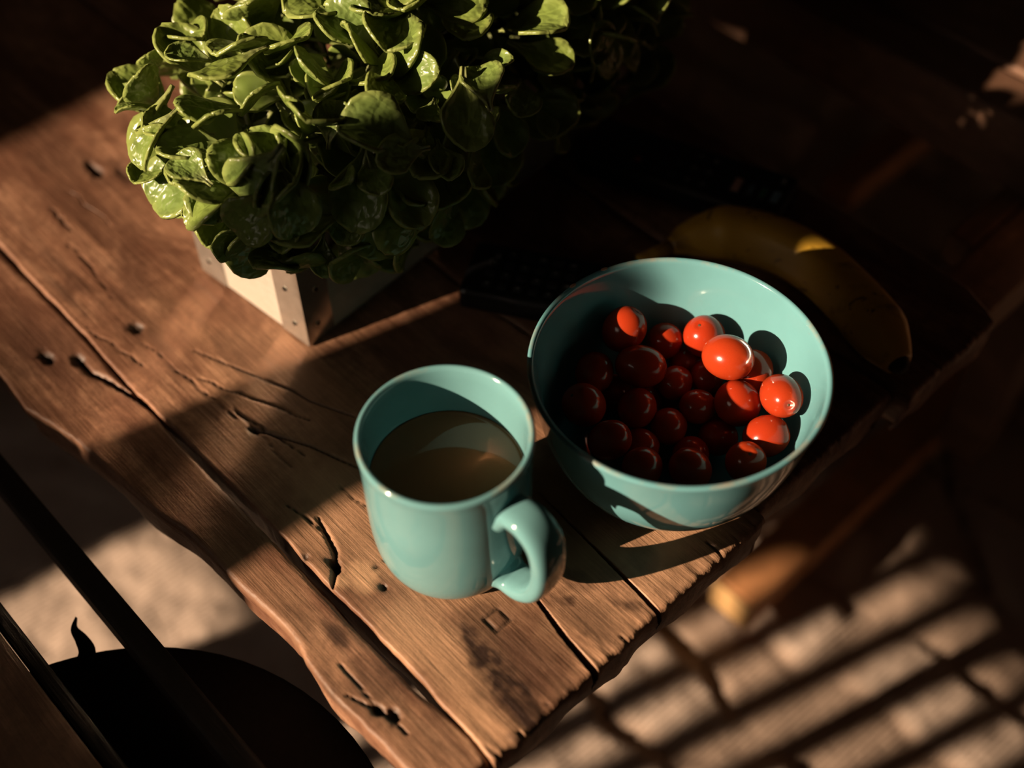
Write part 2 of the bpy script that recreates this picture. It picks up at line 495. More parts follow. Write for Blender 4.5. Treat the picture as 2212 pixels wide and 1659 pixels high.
# the longer dashed checks on the wide board, and hairlines
_r = random.Random(5)
def hair(s0, t0, s1, t1, wv=.0012, hw=.00045, dep=.0015, dk=.65, n=9):
    pts = []
    for i in range(n):
        f = i / (n - 1)
        pts.append((s0 + (s1 - s0) * f, t0 + (t1 - t0) * f + _r.uniform(-wv, wv)))
    CRACKS.append((pts, hw, dep, dk))
hair(-.49, .196, -.385, .2335, hw=.0006, dk=.8); hair(-.470, .186, -.40, .2155, hw=.0006, dk=.8)
hair(-.515, .178, -.43, .186, dk=.6); hair(-.55, .160, -.50, .168); hair(-.62, .19, -.56, .186); hair(-.66, .20, -.63, .197, hw=.0009, dk=.7)
for k in range(34):
    s_ = _r.uniform(-.95, -.25); t_ = _r.uniform(.11, .56); l_ = _r.uniform(.015, .07)
    hair(s_, t_, s_ + l_, t_ + _r.uniform(-.004, .004), hw=_r.uniform(.0003, .0005), dep=.001, dk=_r.uniform(.3, .6), n=6)
for k in range(14):                          # weathered end checks
    t_ = _r.uniform(.115, .57); l_ = _r.uniform(.004, .016)
    hair(-.180 - l_, t_ + _r.uniform(-.002, .002), -.174, t_, wv=.0005, hw=_r.uniform(.0003, .0006), dep=_r.uniform(.001, .003), dk=_r.uniform(.4, .7), n=5)
HOLES = [  # s,t, rs, rt, depth, darkness
    (-.529, .1819, .0050, .0036, .0025, .8), (-.546, .1307, .0065, .0028, .003, .8), (-.531, .1437, .0050, .0026, .003, .75),
    (-.316, .1660, .0042, .0022, .006, .95), (-.239, .1318, .0040, .0024, .004, .95), (-.231, .1350, .0032, .0026, .004, .95),
    (-.288, .176, .0022, .0018, .003, .8), (-.262, .1180, .0075, .0035, .001, .5), (-.672, .2404, .010, .0035, .003, .6), (-.655, .252, .008, .003, .001, .3),
    (-.416, .1876, .0028, .0022, .003, .8), (-.33, .158, .002, .002, .002, .6), (-.246, .245, .0016, .0016, .0006, .5), (-.30, .181, .0012, .0012, .001, .7),
]
STPOLY = [  # outlines in board space (s, t), amount
    ([(-.2487, .1902), (-.2382, .1973), (-.2225, .1957), (-.1958, .1944), (-.1838, .1897), (-.1745, .1834), (-.1742, .1756), (-.1921, .1749), (-.2124, .1771), (-.2235, .1773), (-.2347, .1830)], .92),
    ([(-.2085, .1800), (-.198, .1880), (-.180, .1855), (-.1745, .1810), (-.180, .1752), (-.199, .1755)], 1.0),
    ([(-.186, .1690), (-.178, .1745), (-.1715, .1715), (-.176, .1660)], .85),
    ([(-.228, .2340), (-.218, .2425), (-.211, .2400), (-.213, .2360), (-.222, .2330)], .85),
    ([(-.205, .2560), (-.190, .2640), (-.187, .2600), (-.200, .2530)], .85), ([(-.206, .2350), (-.193, .2400), (-.190, .2340), (-.200, .2300)], .6),
]
STAINS = [  # s,t,rs,rt,amount
    (-.222, .197, .034, .015, .62), (-.205, .184, .022, .012, .5), (-.23, .214, .022, .010, .4), (-.282, .1417, .010, .004, .9), (-.195, .205, .02, .012, .45),
    (-.205, .240, .018, .008, .55), (-.222, .250, .010, .006, .5), (-.545, .190, .03, .006, .35), (-.52, .185, .02, .004, .35), (-.60, .176, .035, .005, .4),
    (-.56, .205, .035, .010, .3), (-.62, .215, .05, .015, .25), (-.55, .135, .04, .018, .35), (-.47, .215, .02, .01, .3), (-.70, .23, .04, .015, .3),
    (-.25, .137, .02, .01, .4), (-.3, .13, .02, .006, .3), (-.21, .14, .015, .01, .35), (-.19, .30, .012, .02, .3), (-.21, .285, .012, .008, .35), (-.585, .165, .025, .003, .5),
]
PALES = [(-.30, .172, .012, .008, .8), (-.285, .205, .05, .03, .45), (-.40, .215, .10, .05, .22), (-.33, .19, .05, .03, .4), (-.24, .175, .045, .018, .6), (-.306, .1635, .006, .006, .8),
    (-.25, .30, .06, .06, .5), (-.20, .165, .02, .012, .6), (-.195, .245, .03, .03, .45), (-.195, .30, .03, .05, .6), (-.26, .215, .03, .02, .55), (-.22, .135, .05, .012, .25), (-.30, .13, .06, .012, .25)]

def make_plank(left, right, s_end, seed, r_edge=0.0025, st=0.0011, dz=0.0):
    s0 = -1.15
    tl = np.array(left); tr = np.array(right)
    wmid = np.interp(-.4, tr[:, 0], tr[:, 1]) - np.interp(-.4, tl[:, 0], tl[:, 1])
    # coarse far part, fine near part
    sv = np.concatenate([np.arange(s0, -.95, .006), np.arange(-.95, s_end - .004, st), np.linspace(s_end - .004, s_end, 7)])
    nt_ = int(wmid / st)
    tau = np.linspace(0, 1, nt_)
    # denser at the edges
    ed = np.array([0, .0004, .0009, .0015]) / wmid
    tau = np.unique(np.concatenate([ed, tau[2:-2], 1 - ed]))
    if seed == 11:
        t0_ = np.interp(-.2, tl[:, 0], tl[:, 1])
        ex = np.concatenate([np.arange(.2180, .2385, .0004), np.arange(.2660, .2760, .0004)])
        tau = np.unique(np.round(np.concatenate([tau, (ex - t0_) / (np.interp(-.2, tr[:, 0], tr[:, 1]) - t0_)]), 6))
    Sg, Tg = np.meshgrid(sv, tau, indexing='ij')
    wob = 0.0007
    L_ = np.interp(Sg, tl[:, 0], tl[:, 1]) + wob * (fbm(Sg * 90 + seed, Sg * 0 + seed) - .5) * 2
    R_e = np.interp(Sg, tr[:, 0], tr[:, 1]) + wob * (fbm(Sg * 90 + seed + 9, Sg * 0 + seed) - .5) * 2
    T = L_ + (R_e - L_) * Tg
    # jagged end
    jag = (fbm(T * 45 + seed, T * 0 + 3.3, 3) - .5) * .0030 + (vnoise(T * 300, T * 0 + seed) - .5) * .0005
    f_end = np.clip((Sg - (s_end - .05)) / .05, 0, 1) ** 2
    Sx = Sg + jag * f_end
    dl, dr = T - L_, R_e - T
    de = (s_end - Sg)
    def rnd(d, r):
        d = np.clip(d, 0, r); return r - np.sqrt(np.maximum(r * r - (r - d) ** 2, 0))
    rl = r_edge * (0.8 + 1.0 * vnoise(Sg * 30 + seed, Sg * 0 + 1.7)); rr = r_edge * (0.8 + 1.0 * vnoise(Sg * 30 + seed, Sg * 0 + 8.7))
    z = dz - rnd(dl, rl) - rnd(dr, rr) - rnd(de, .0035)
    z += .0012 * (fbm(Sg * 5 + seed, T * 25) - .5) + .0006 * (fbm(Sg * 26, T * 160 + seed) - .5)
    # weathered rough end
    z -= .0013 * np.clip(1 - de / .028, 0, 1) ** 1.5 * (fbm(Sg * 60, T * 260 + seed, 3) * 1.2)
    dirt = np.zeros_like(z); stain = np.zeros_like(z); pale = np.zeros_like(z)
    for pts, hw, dep, dk in CRACKS:
        a = np.array(pts); m = .01
        sel = (Sg > a[:, 0].min() - m) & (Sg < a[:, 0].max() + m) & (T > a[:, 1].min() - m) & (T < a[:, 1].max() + m)
        if not sel.any(): continue
        d, par = seg_dist(Sg[sel], T[sel], pts)
        if dep > .01: hwv = hw * (.25 + .9 * par)
        else: hwv = hw * (.35 + .65 * np.sin(np.pi * np.clip(par, .02, .98)) ** .5)
        k = np.exp(-(d / np.maximum(hwv, .0003)) ** (8 if dep > .01 else 2))
        z[sel] -= dep * k
        dirt[sel] = np.maximum(dirt[sel], dk * k)
    for s_, t_, rs, rt, dep, dk in HOLES:
        q = np.hypot((Sg - s_) / rs, (T - t_) / rt) * (0.45 + 1.1 * fbm(Sg * 260, T * 300 + seed, 3))
        k = np.exp(-q ** 4)
        z -= dep * k; dirt = np.maximum(dirt, dk * k)
        stain = np.maximum(stain, .6 * np.exp(-(q / 2.2) ** 2))
    for s_, t_, rs, rt, am in STAINS:
        q = np.hypot((Sg - s_) / rs, (T - t_) / rt) + (fbm(Sg * 70, T * 70, 4) - .5) * 1.3
        stain = np.maximum(stain, am / (1 + np.exp((q - 1) * 7)))
    for pg, am in STPOLY:
        a = np.array(pg); m = .012
        sel = (Sg > a[:, 0].min() - m) & (Sg < a[:, 0].max() + m) & (T > a[:, 1].min() - m) & (T < a[:, 1].max() + m)
        if not sel.any(): continue
        X_, Y_ = Sg[sel], T[sel]
        d, _ = seg_dist(X_, Y_, pg + [pg[0]])
        ins = np.zeros(X_.shape, bool); k2 = len(pg) - 1
        for k1 in range(len(pg)):
            (ax, ay), (bx, by) = pg[k1], pg[k2]
            ins ^= ((ay > Y_) != (by > Y_)) & (X_ < (bx - ax) * (Y_ - ay) / (by - ay + 1e-12) + ax)
            k2 = k1
        sdv = np.where(ins, d, -d) + .005 * (fbm(X_ * 160, Y_ * 160, 4) - .5)
        stain[sel] = np.maximum(stain[sel], am * (.6 + .8 * fbm(X_ * 220, Y_ * 400 + 3, 3)) / (1 + np.exp(-sdv / .0012)))
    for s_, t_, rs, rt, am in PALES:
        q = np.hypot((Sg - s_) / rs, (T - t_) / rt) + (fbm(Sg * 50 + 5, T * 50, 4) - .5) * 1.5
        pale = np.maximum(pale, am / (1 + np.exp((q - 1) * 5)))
    # square plug
    q = np.maximum(np.abs(Sg + .2345), np.abs(T - .2058))
    ring = np.exp(-((q - .0046) / .0007) ** 2)
    dirt = np.maximum(dirt, .8 * ring); z -= .0012 * ring
    stain = np.maximum(stain, .6 * (q < .0046))
    ns, nt2 = Sg.shape
    v = np.stack([Sx, T, TZ + z], -1).reshape(-1, 3)
    i, j = np.meshgrid(np.arange(ns - 1), np.arange(nt2 - 1), indexing='ij')
    q = (i * nt2 + j).ravel()
    f = np.stack([q, q + nt2, q + nt2 + 1, q + 1], -1).tolist()
    v = v.tolist()
    # skirt and underside
    ringi = [k * nt2 for k in range(ns)] + [(ns - 1) * nt2 + k for k in range(1, nt2)] + [k * nt2 + nt2 - 1 for k in range(ns - 2, -1, -1)] + [k for k in range(nt2 - 2, 0, -1)]
    wv = [dirt.ravel(), stain.ravel(), pale.ravel()]
    TH = .034
    n0 = len(v)
    rows = 5
    rr_ = np.random.RandomState(seed)
    cx = np.mean([v[k][0] for k in ringi]); 
    for rw in range(1, rows):
        for k in ringi:
            x, y, zz = v[k]
            dz = TH * rw / (rows - 1)
            inset = .0 + .0012 * math.sin(x * 90 + rw * 2.1) * math.sin(y * 120 + rw) + (.004 * ((rw / (rows - 1)) ** 2))
            ty = -1 if y > (np.interp(x, tl[:, 0], tl[:, 1]) + np.interp(x, tr[:, 0], tr[:, 1])) / 2 else 1
            endn = x > s_end - .002
            v.append([x - (inset if endn else 0) , y + (0 if endn else ty * inset), TZ - dz - .001])
    m = len(ringi)
    prev = ringi
    for rw in range(1, rows):
        cur = [n0 + (rw - 1) * m + k for k in range(m)]
        for k in range(m):
            k2 = (k + 1) % m
            f.append([prev[k], cur[k], cur[k2], prev[k2]])
        prev = cur
    f.append(prev[::-1])
    me = bpy.data.meshes.new('plank')
    me.from_pydata(v, [], f)
    me.polygons.foreach_set('use_smooth', [True] * len(me.polygons))
    at = me.attributes.new('wear', 'FLOAT_COLOR', 'POINT')
    c = np.zeros((len(v), 4)); c[:, 3] = 1
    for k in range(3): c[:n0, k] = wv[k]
    at.data.foreach_set('color', c.ravel())
    me.materials.append(MAT['table'])
    bm = bmesh.new(); bm.from_mesh(me); bmesh.ops.recalc_face_normals(bm, faces=bm.faces); bm.to_mesh(me); bm.free()
    return obj('plank', me, table)
make_plank(OUT_A, G1L, -.1835, 2, .0022, dz=-.0012)
make_plank(G1R, GBL, -.1805, 11, .0011)
make_plank(GBR, GEL, -.1865, 23, .0025)
make_plank(GER, FAR, -.1765, 31, .004)
box('apron', -1.10, -.47, .205, .224, TZ - .135, TZ - .0375, MAT['oldwood'], table, .002)  # unseen board added to block sun passing under the tabletop
for s_ in (-.52, -1.08):
    box('crossbeam', s_ - .03, s_ + .03, .225, .53, TZ - .075, TZ - .037, MAT['oldwood_y'], table, .003)
    for t_ in (.25, .50):
        box('leg', s_ - .028, s_ + .028, t_ - .025, t_ + .025, .014, TZ - .0755, MAT['oldwood'], table, .004)

# ------------------------------------------------------------------ planter box with leafy plant
PA = math.radians(48.2)                      # long direction of the planter
PL, PW, PH = 0.300, 0.0965, 0.088
planter = empty('planter_box', (-.1196, .4950, TZ + .0008), PA)     # local x along the long side, local y across (to the left)
tag(planter, 'pale pine planter box with grey metal corner brackets on the table', 'planter')
th = .008
MAT['bracket'] = None
t = NT('galvanised_metal'); vv = t.coords(); nn = t.noise(vv, 60, 5, .6, 1.0)
t.col(t.ramp(nn, [(0.3, (0.50, 0.47, 0.43)), (0.7, (0.66, 0.62, 0.57))])); t.set(Metallic=1.0, Roughness=0.19)
df = t.n('ShaderNodeBsdfDiffuse'); t.l(t.ramp(nn, [(0.3, (0.20, 0.175, 0.15)), (0.7, (0.27, 0.24, 0.21))]), df.inputs['Color'])
ms = t.n('ShaderNodeMixShader'); ms.inputs[0].default_value = .35
t.l(t.b.outputs[0], ms.inputs[1]); t.l(df.outputs[0], ms.inputs[2]); t.l(ms.outputs[0], t.out.inputs['Surface'])
MAT['bracket'] = t.m
def panel(x0, x1, y0, y1, z0, z1): return box('board', x0, x1, y0, y1, z0, z1, MAT['pine'], planter, .0008, 1)
MAT['pine_y'] = wood_mat('pale_pine_end', [(0.29, 0.25, 0.21), (0.345, 0.31, 0.27), (0.37, 0.335, 0.295), (0.32, 0.28, 0.235)], rough=0.6, gscale=1.4, axis=1)
for x0 in (0, PL - th):
    o = panel(x0, x0 + th, th + .0002, PW - th - .0002, 0, PH); o.data.materials[0] = MAT['pine_y']
for y0 in (0, PW - th): panel(0, PL, y0, y0 + th, 0, PH)
panel(th + .0003, PL - th - .0003, th + .0003, PW - th - .0003, .004, .010)
SOIL = simple('dark_moss', (0.012, 0.016, 0.006), 0.95, 0, 0.4, 120, 0.6)
bm = box_bm(th + .0005, PL - th - .0005, th + .0005, PW - th - .0005, .0105, PH - .012, 0)
bm_obj('soil', bm, SOIL, planter)
HOLE = simple('nail_dark', (0.03, 0.025, 0.02), 0.4, 0.6, 0.1, 200)
RING = simple('nail_rim', (0.5, 0.46, 0.4), 0.3, 0.9, 0.1, 200)
def bracket(cx, cy, dx, dy):
    W_, T_ = .0225, .0009
    # L section: legs along +dx (long side face) and +dy (end face)
    ox, oy = cx - dx * T_, cy - dy * T_
    pts = [(ox, oy), (cx + dx * W_ * .86, oy), (cx + dx * W_ * .86, cy - dy * .0001), (cx - dx * .0001, cy - dy * .0001), (cx - dx * .0001, cy + dy * W_), (ox, cy + dy * W_)]
    br = prism('corner_bracket', pts, .0005, PH + .0005, MAT['bracket'], planter, frame=lambda a, b, h: (a, b, h))
    for face in (0, 1):
        for i, z in enumerate((.014, .041, .068)):
            off = W_ * (.42 if i != 1 else .55)
            for nm, r_, pr, mt in (('nail_rim', .0023, .0004, RING), ('nail', .0017, .0008, HOLE)):
                bm = bmesh.new(); bmesh.ops.create_cone(bm, cap_ends=True, segments=14, radius1=r_, radius2=r_ * .8, depth=pr * 2)
                if face == 0: M_ = Matrix.Translation((ox, cy + dy * off, z)) @ Matrix.Rotation(math.pi / 2 * (-dx), 4, 'Y')
                else: M_ = Matrix.Translation((cx + dx * off * .85, oy, z)) @ Matrix.Rotation(math.pi / 2 * dy, 4, 'X')
                bmesh.ops.transform(bm, matrix=M_, verts=bm.verts)
                bm_obj(nm, bm, mt, br)
bracket(0, 0, 1, 1); bracket(0, PW, 1, -1); bracket(PL, 0, -1, 1); bracket(PL, PW, -1, -1)

def leaf_mesh(k):
    r = random.Random(100 + k)
    NU, NV = 11, 15
    wd = r.uniform(.58, .76)
    bend = r.uniform(-.9, .35); cup = r.choice([.30, .45, .6, -.25, .38]) * r.uniform(.7, 1.1); tw = r.uniform(-.35, .35)
    ph = r.uniform(0, 6.28); tipc = r.uniform(-.9, .9); rip = r.uniform(.0, .035)
    sharp = r.uniform(.0, .7); asym = r.uniform(-.12, .12)
    P = np.zeros((NV, NU, 3)); E = np.zeros((NV, NU)); B = np.zeros((NV, NU))
    y, z, ang = 0.0, 0.0, 0.0
    for j in range(NV):
        f = j / (NV - 1)
        w_ = wd * (0.11 + 0.89 * min(1, (max(f - .12, 0) / .46)) ** 1.25)
        if f > .60: w_ *= max(.04, 1 - ((f - .60) / .402) ** (2.7 - sharp)) ** .55
        ang = bend * f * f + tipc * max(0, f - .75) * 2.0
        if j > 0:
            y += math.cos(ang) / (NV - 1); z += math.sin(ang) / (NV - 1)
        for i in range(NU):
            q = (i / (NU - 1)) * 2 - 1
            x = q * w_ / 2 + asym * f * f
            cz = cup * (abs(q) ** 2.2) * w_ * .5 + rip * math.sin(f * 8 + ph + (1.8 if q > 0 else 0)) * abs(q) ** 2 * (f > .25)
            cz += .010 * math.sin(q * 6 + ph) * math.sin(f * 17 + ph) * (1 - q * q) - .022 * math.exp(-(q / .14) ** 2) * (1 - .6 * f)
            a = tw * f
            X_, Z_ = x * math.cos(a) - cz * math.sin(a), x * math.sin(a) + cz * math.cos(a)
            P[j, i] = (X_, y - math.sin(ang) * Z_, z + math.cos(ang) * Z_)
            E[j, i] = max(abs(q) ** 6, max(0, (f - .9) / .1)); B[j, i] = f
    # normals for thickness
    du = np.gradient(P, axis=1); dv = np.gradient(P, axis=0)
    N = np.cross(du, dv); N /= (np.linalg.norm(N, axis=-1, keepdims=True) + 1e-9)
    th_ = .020
    top = (P + N * th_).reshape(-1, 3); bot = (P - N * th_).reshape(-1, 3)
    n = NU * NV
    fs = []
    for j in range(NV - 1):
        for i in range(NU - 1):
            a = j * NU + i
            fs.append([a, a + 1, a + NU + 1, a + NU]); fs.append([n + a, n + a + NU, n + a + NU + 1, n + a + 1])
    rim = [i for i in range(NU)] + [j * NU + NU - 1 for j in range(1, NV)] + [(NV - 1) * NU + i for i in range(NU - 2, -1, -1)] + [j * NU for j in range(NV - 2, 0, -1)]
    for a in range(len(rim)):
        b = (a + 1) % len(rim)
        fs.append([rim[a], n + rim[a], n + rim[b], rim[b]])
    me = mesh('leaf', np.vstack([top, bot]), fs, MAT['leaf'])
    at = me.attributes.new('wear', 'FLOAT_COLOR', 'POINT')
    c = np.zeros((2 * n, 4)); c[:n, 0] = E.ravel(); c[n:, 0] = E.ravel(); c[:n, 1] = B.ravel(); c[n:, 1] = B.ravel(); c[n:, 2] = 1; c[:, 3] = 1
    at.data.foreach_set('color', c.ravel())
    return me, (np.vstack([top, bot]), fs, c)

t = NT('leaf_green')
an = t.n('ShaderNodeAttribute', attribute_name='wear'); sp = t.n('ShaderNodeSeparateColor'); t.l(an.outputs['Color'], sp.inputs['Color'])
oi = t.n('ShaderNodeObjectInfo')
vv = t.coords(); nn = t.noise(vv, 2.0, 2, .5, .3); n2 = t.noise(vv, 5.5, 1.5, .5, .3)
vs2 = t.coords((7, 2.6, 4)); vein = t.noise(vs2, 1.3, 1.5, .5, .6)
c = t.ramp(nn, [(0.3, (0.105, 0.165, 0.036)), (0.55, (0.15, 0.225, 0.055)), (0.75, (0.19, 0.265, 0.08))])
c = t.mixc(t.math('MULTIPLY', oi.outputs['Random'], .45), c, (0.20, 0.24, 0.035))
basef = t.ramp(sp.outputs['Green'], [(0.02, (1, 1, 1)), (0.5, (0, 0, 0))])
c = t.mixc(t.math('MULTIPLY', t.math('MULTIPLY', basef, n2), 1.3), c, (0.23, 0.22, 0.13))
c = t.mixc(t.math('MULTIPLY', sp.outputs['Red'], .6), c, (0.27, 0.31, 0.09))
t.col(c); t.set(Roughness=0.30)
t.b.inputs['Specular IOR Level'].default_value = 0.5
hgt = t.math('ADD', t.math('MULTIPLY', vein, .5), t.math('MULTIPLY', n2, 1.0))
bmp = t.n('ShaderNodeBump'); bmp.inputs['Strength'].default_value = .22; bmp.inputs['Distance'].default_value = .03
t.l(hgt, bmp.inputs['Height']); t.l(bmp.outputs['Normal'], t.b.inputs['Normal'])
tr = t.n('ShaderNodeBsdfTranslucent'); t.l(t.mixc(.6, c, (0.28, 0.30, 0.02)), tr.inputs['Color'])
ms = t.n('ShaderNodeMixShader'); ms.inputs[0].default_value = .22
t.l(t.b.outputs[0], ms.inputs[1]); t.l(tr.outputs[0], ms.inputs[2]); t.l(ms.outputs[0], t.out.inputs['Surface'])
MAT['leaf'] = t.m

plant = empty('leafy_plant', (-.1196, .4950, TZ + PH - .012), PA)
tag(plant, 'bushy green plant with spoon-shaped glossy leaves filling the pine planter', 'plant')
LEAVES = [leaf_mesh(k) for k in range(14)]
rl = random.Random(11)
HC = Vector((.150, .042, .037))              # centre of the foliage in plant space
HX, HY, HZ = .192, .104, .070
def surf(th_, ph_):
    # superellipsoid, squarish along the box
    def sp_(c, e): return math.copysign(abs(c) ** e, c)
    cp = sp_(math.cos(ph_), .85)
    d = Vector((HX * cp * sp_(math.cos(th_), .55), HY * cp * sp_(math.sin(th_), .8), HZ * sp_(math.sin(ph_), .85)))
    n_ = Vector((d.x / HX ** 2, d.y / HY ** 2, d.z / HZ ** 2)).normalized()
    return HC + d, n_
def place_leaf(me, tip, d, nrm, size, parent, name='leaf'):
    y_ = d.normalized(); x_ = y_.cross(nrm)
    if x_.length < 1e-3: x_ = y_.cross(Vector((1, 0, 0)))
    x_.normalize(); z_ = x_.cross(y_)
    M_ = Matrix((x_, y_, z_)).transposed().to_4x4()
    M_ = M_ @ Matrix.Diagonal((size, size, size, 1))
    M_.translation = tip - y_ * size * .95
    return M_
def rv(r=1.0): return Vector((rl.uniform(-r, r), rl.uniform(-r, r), rl.uniform(-r, r)))
pts = []
tries = 0
cam_l = Vector((.2938 * 0, 0, 0))
# camera in plant space, to keep the leaves one can see
inv = (Matrix.Translation(Vector(plant.location)) @ Matrix.Rotation(PA, 4, 'Z')).inverted()
camp = inv @ camo.matrix_world.translation
while len(pts) < 296 and tries < 60000:
    tries += 1
    zq = rl.uniform(-.75, 1.0)
    q, n_ = surf(rl.uniform(0, 2 * math.pi), math.asin(zq))
    if n_.dot((camp - q).normalized()) < -.15 and rl.random() < .85: continue
    if q.x > .335: continue
    dmin = .0150
    if any((q - p_[0]).length < dmin for p_ in pts): continue
    pts.append((q, n_))
for q, n_ in pts:
    big = rl.random()
    size = rl.uniform(.037, .051) if big < .78 else rl.uniform(.020, .032)
    out = Vector((q.x - HC.x, (q.y - HC.y) * 1.6, 0)); out = out.normalized() if out.length > 1e-4 else Vector((1, 0, 0))
    rnd_ = rv(1); rnd_.z *= .3
    if n_.z > .55:                           # crown: blades lie open to the sky
        d = (out * rl.uniform(.3, .9) + rnd_ * .7 + Vector((0, 0, rl.uniform(.15, .8)))).normalized()
        up_ = (n_ + Vector((0, 0, .5)) - d * .2 + rv(.45)).normalized()
    else:                                    # flanks: blades lean out and droop
        d = (out * .9 + rnd_ * .6 + Vector((0, 0, rl.uniform(-.7, .55)))).normalized()
        up_ = (Vector((0, 0, .75)) + n_ * .7 + rv(.45)).normalized()
    me = LEAVES[rl.randrange(len(LEAVES))][0]
    o = obj('leaf', me, plant)
    o.matrix_local = place_leaf(me, q + n_ * rl.uniform(-.008, .006), d, up_, size, plant)
# inner dark foliage, joined (too crowded to tell apart)
V_, F_2, C_ = [], [], []
for k in range(420):
    zq = rl.uniform(-.7, .95)
    q, n_ = surf(rl.uniform(0, 2 * math.pi), math.asin(zq))
    q = HC + (q - HC) * rl.uniform(.45, .86)
    if q.z < -.004 and not (0.012 < q.x < PL - .012 and .012 < q.y < PW - .012): q.z = rl.uniform(0, .02)
    d = (n_ + rv(.8)).normalized(); up_ = (Vector((0, 0, 1)) + rv(.7)).normalized()
    M_ = place_leaf(None, q, d, up_, rl.uniform(.024, .040), None)
    vv_, ff_, cc_ = LEAVES[rl.randrange(len(LEAVES))][1]
    b0 = len(V_)
    V_ += [tuple(M_ @ Vector(p_)) for p_ in vv_]
    F_2 += [[b0 + a for a in f] for f in ff_]
    C_.append(cc_)
me = mesh('inner_foliage', V_, F_2, MAT['leaf'])
at = me.attributes.new('wear', 'FLOAT_COLOR', 'POINT'); at.data.foreach_set('color', np.vstack(C_).ravel())
tag(obj('inner_foliage', me, plant), kind='stuff')
STEM = simple('stem_green', (0.06, 0.08, 0.03), 0.6, 0, .2, 80)
for k in range(9):
    x_ = .03 + .03 * k
    y_ = PW / 2 + rl.uniform(-.02, .02)
    sweep('stem', [(x_, y_, 0), (x_ + rl.uniform(-.01, .01), y_ + rl.uniform(-.01, .01), .03), (x_ + rl.uniform(-.02, .02), y_ + rl.uniform(-.02, .02), .045)], [(.002, .002)] * 3, STEM, plant, up=(1, 0, 0), n=8)

# ------------------------------------------------------------------ ceramics
def ceramic(name, c, H, rim_c):
    t = NT(name)
    vv = t.coords(); nn = t.noise(vv, 30, 3); fine = t.noise(vv, 220, 3, .6)
    cc = t.ramp(nn, [(0.3, tuple(x * .95 for x in c)), (0.7, tuple(min(1, x * 1.05) for x in c))])
    tc = t.n('ShaderNodeTexCoord'); sx = t.n('ShaderNodeSeparateXYZ'); t.l(tc.outputs['Object'], sx.inputs[0])
    zf = t.ramp(t.math('DIVIDE', sx.outputs['Z'], H), [(0.978, (0, 0, 0)), (0.996, (1, 1, 1))])
    wn = t.ramp(t.noise(vv, 55, 4, .6), [(0.50, (0, 0, 0)), (0.68, (.6, .6, .6))])
    cc = t.mixc(t.math('MULTIPLY', zf, wn), cc, rim_c)
    t.col(cc); t.set(Roughness=0.10)
    t.b.inputs['Specular IOR Level'].default_value = 0.55
    t.bump(fine, .03, .0004)
    return t.m
MH = .098
MAT['mug'] = ceramic('turquoise_glaze', (0.115, 0.262, 0.282), MH, (0.30, 0.24, 0.15))
mug = empty('mug', (-.0313, .3547, TZ + .0006), 0)
tag(mug, 'turquoise glazed ceramic mug standing on the table corner', 'mug')
outer = spline([(.0, .0026), (.022, .0026), (.026, .0022), (.0275, .0004), (.0305, .0006), (.0335, .0035), (.0372, .0105), (.0396, .021), (.0408, .036), (.0411, .055), (.0411, .075), (.0415, .090), (.0421, .0955)], 4)
rimp = [(.0421, .0968), (.0414, .0979), (.0402, .0980), (.0392, .0972), (.0387, .0955)]
inner = spline([(.0384, .090), (.0381, .06), (.0380, .035), (.0368, .021), (.0335, .012), (.027, .0075), (.015, .0068), (.0, .0066)], 4)
lathe('body', [tuple(p_) for p_ in outer] + rimp + [tuple(p_) for p_ in inner], MAT['mug'], 128, mug)
HA = math.radians(-43)
hp = spline([(.0385, .0725), (.0450, .0770), (.0540, .0772), (.0618, .0705), (.0650, .0580), (.0645, .0430), (.0600, .0290), (.0520, .0200), (.0440, .0172), (.0372, .0180)], 5)
path = [(math.cos(HA) * r_, math.sin(HA) * r_, z_) for r_, z_ in hp]
nh = len(path)
rad = []
for i in range(nh):
    f = i / (nh - 1); e_ = max(0, 1 - min(f, 1 - f) / .10)
    rad.append((.0090 + .0022 * e_ ** 2 + .0012 * math.sin(math.pi * f), .0052 + .0030 * e_ ** 2))
side = Vector((-math.sin(HA), math.cos(HA), 0))
# ribbon section: wide across the handle plane
def ribbon(name, path, rad, side, mat, parent, n=28, power=2.7):
    path = [Vector(p_) for p_ in path]; m = len(path); V, F = [], []
    for i, p_ in enumerate(path):
        tt = (path[min(i + 1, m - 1)] - path[max(i - 1, 0)]).normalized()
        nn_ = side.cross(tt).normalized()
        ra, rb = rad[i]
        for k in range(n):
            a = 2 * math.pi * k / n; c_, s_ = math.cos(a), math.sin(a)
            V.append(p_ + side * math.copysign(abs(c_) ** (2 / power), c_) * ra + nn_ * math.copysign(abs(s_) ** (2 / power), s_) * rb)
    for i in range(m - 1):
        for k in range(n):
            j = (k + 1) % n
            F.append([i * n + k, i * n + j, (i + 1) * n + j, (i + 1) * n + k])
    F.append(list(range(n))[::-1]); F.append([(m - 1) * n + k for k in range(n)])
    me = mesh(name, V, F, mat)
    bm = bmesh.new(); bm.from_mesh(me); bmesh.ops.recalc_face_normals(bm, faces=bm.faces); bm.to_mesh(me); bm.free()
    return obj(name, me, parent)
ribbon('handle', path, rad, side, MAT['mug'], mug)
t = NT('milky_coffee'); vv = t.coords(); nn = t.noise(vv, 30, 3)
t.col(t.ramp(nn, [(0.3, (0.165, 0.074, 0.033)), (0.7, (0.185, 0.086, 0.040))])); t.set(Roughness=0.06)
t.b.inputs['Subsurface Weight'].default_value = 0.0
cf = lathe('coffee', [(0, .0560), (.0376, .0560), (.03785, .0664), (.0370, .0658), (.0355, .0656), (.02, .0656), (0, .0656)], t.m, 96)
cf.location = (-.0313, .3547, TZ + .0006)
tag(cf, 'milky brown coffee filling the turquoise mug', 'coffee')

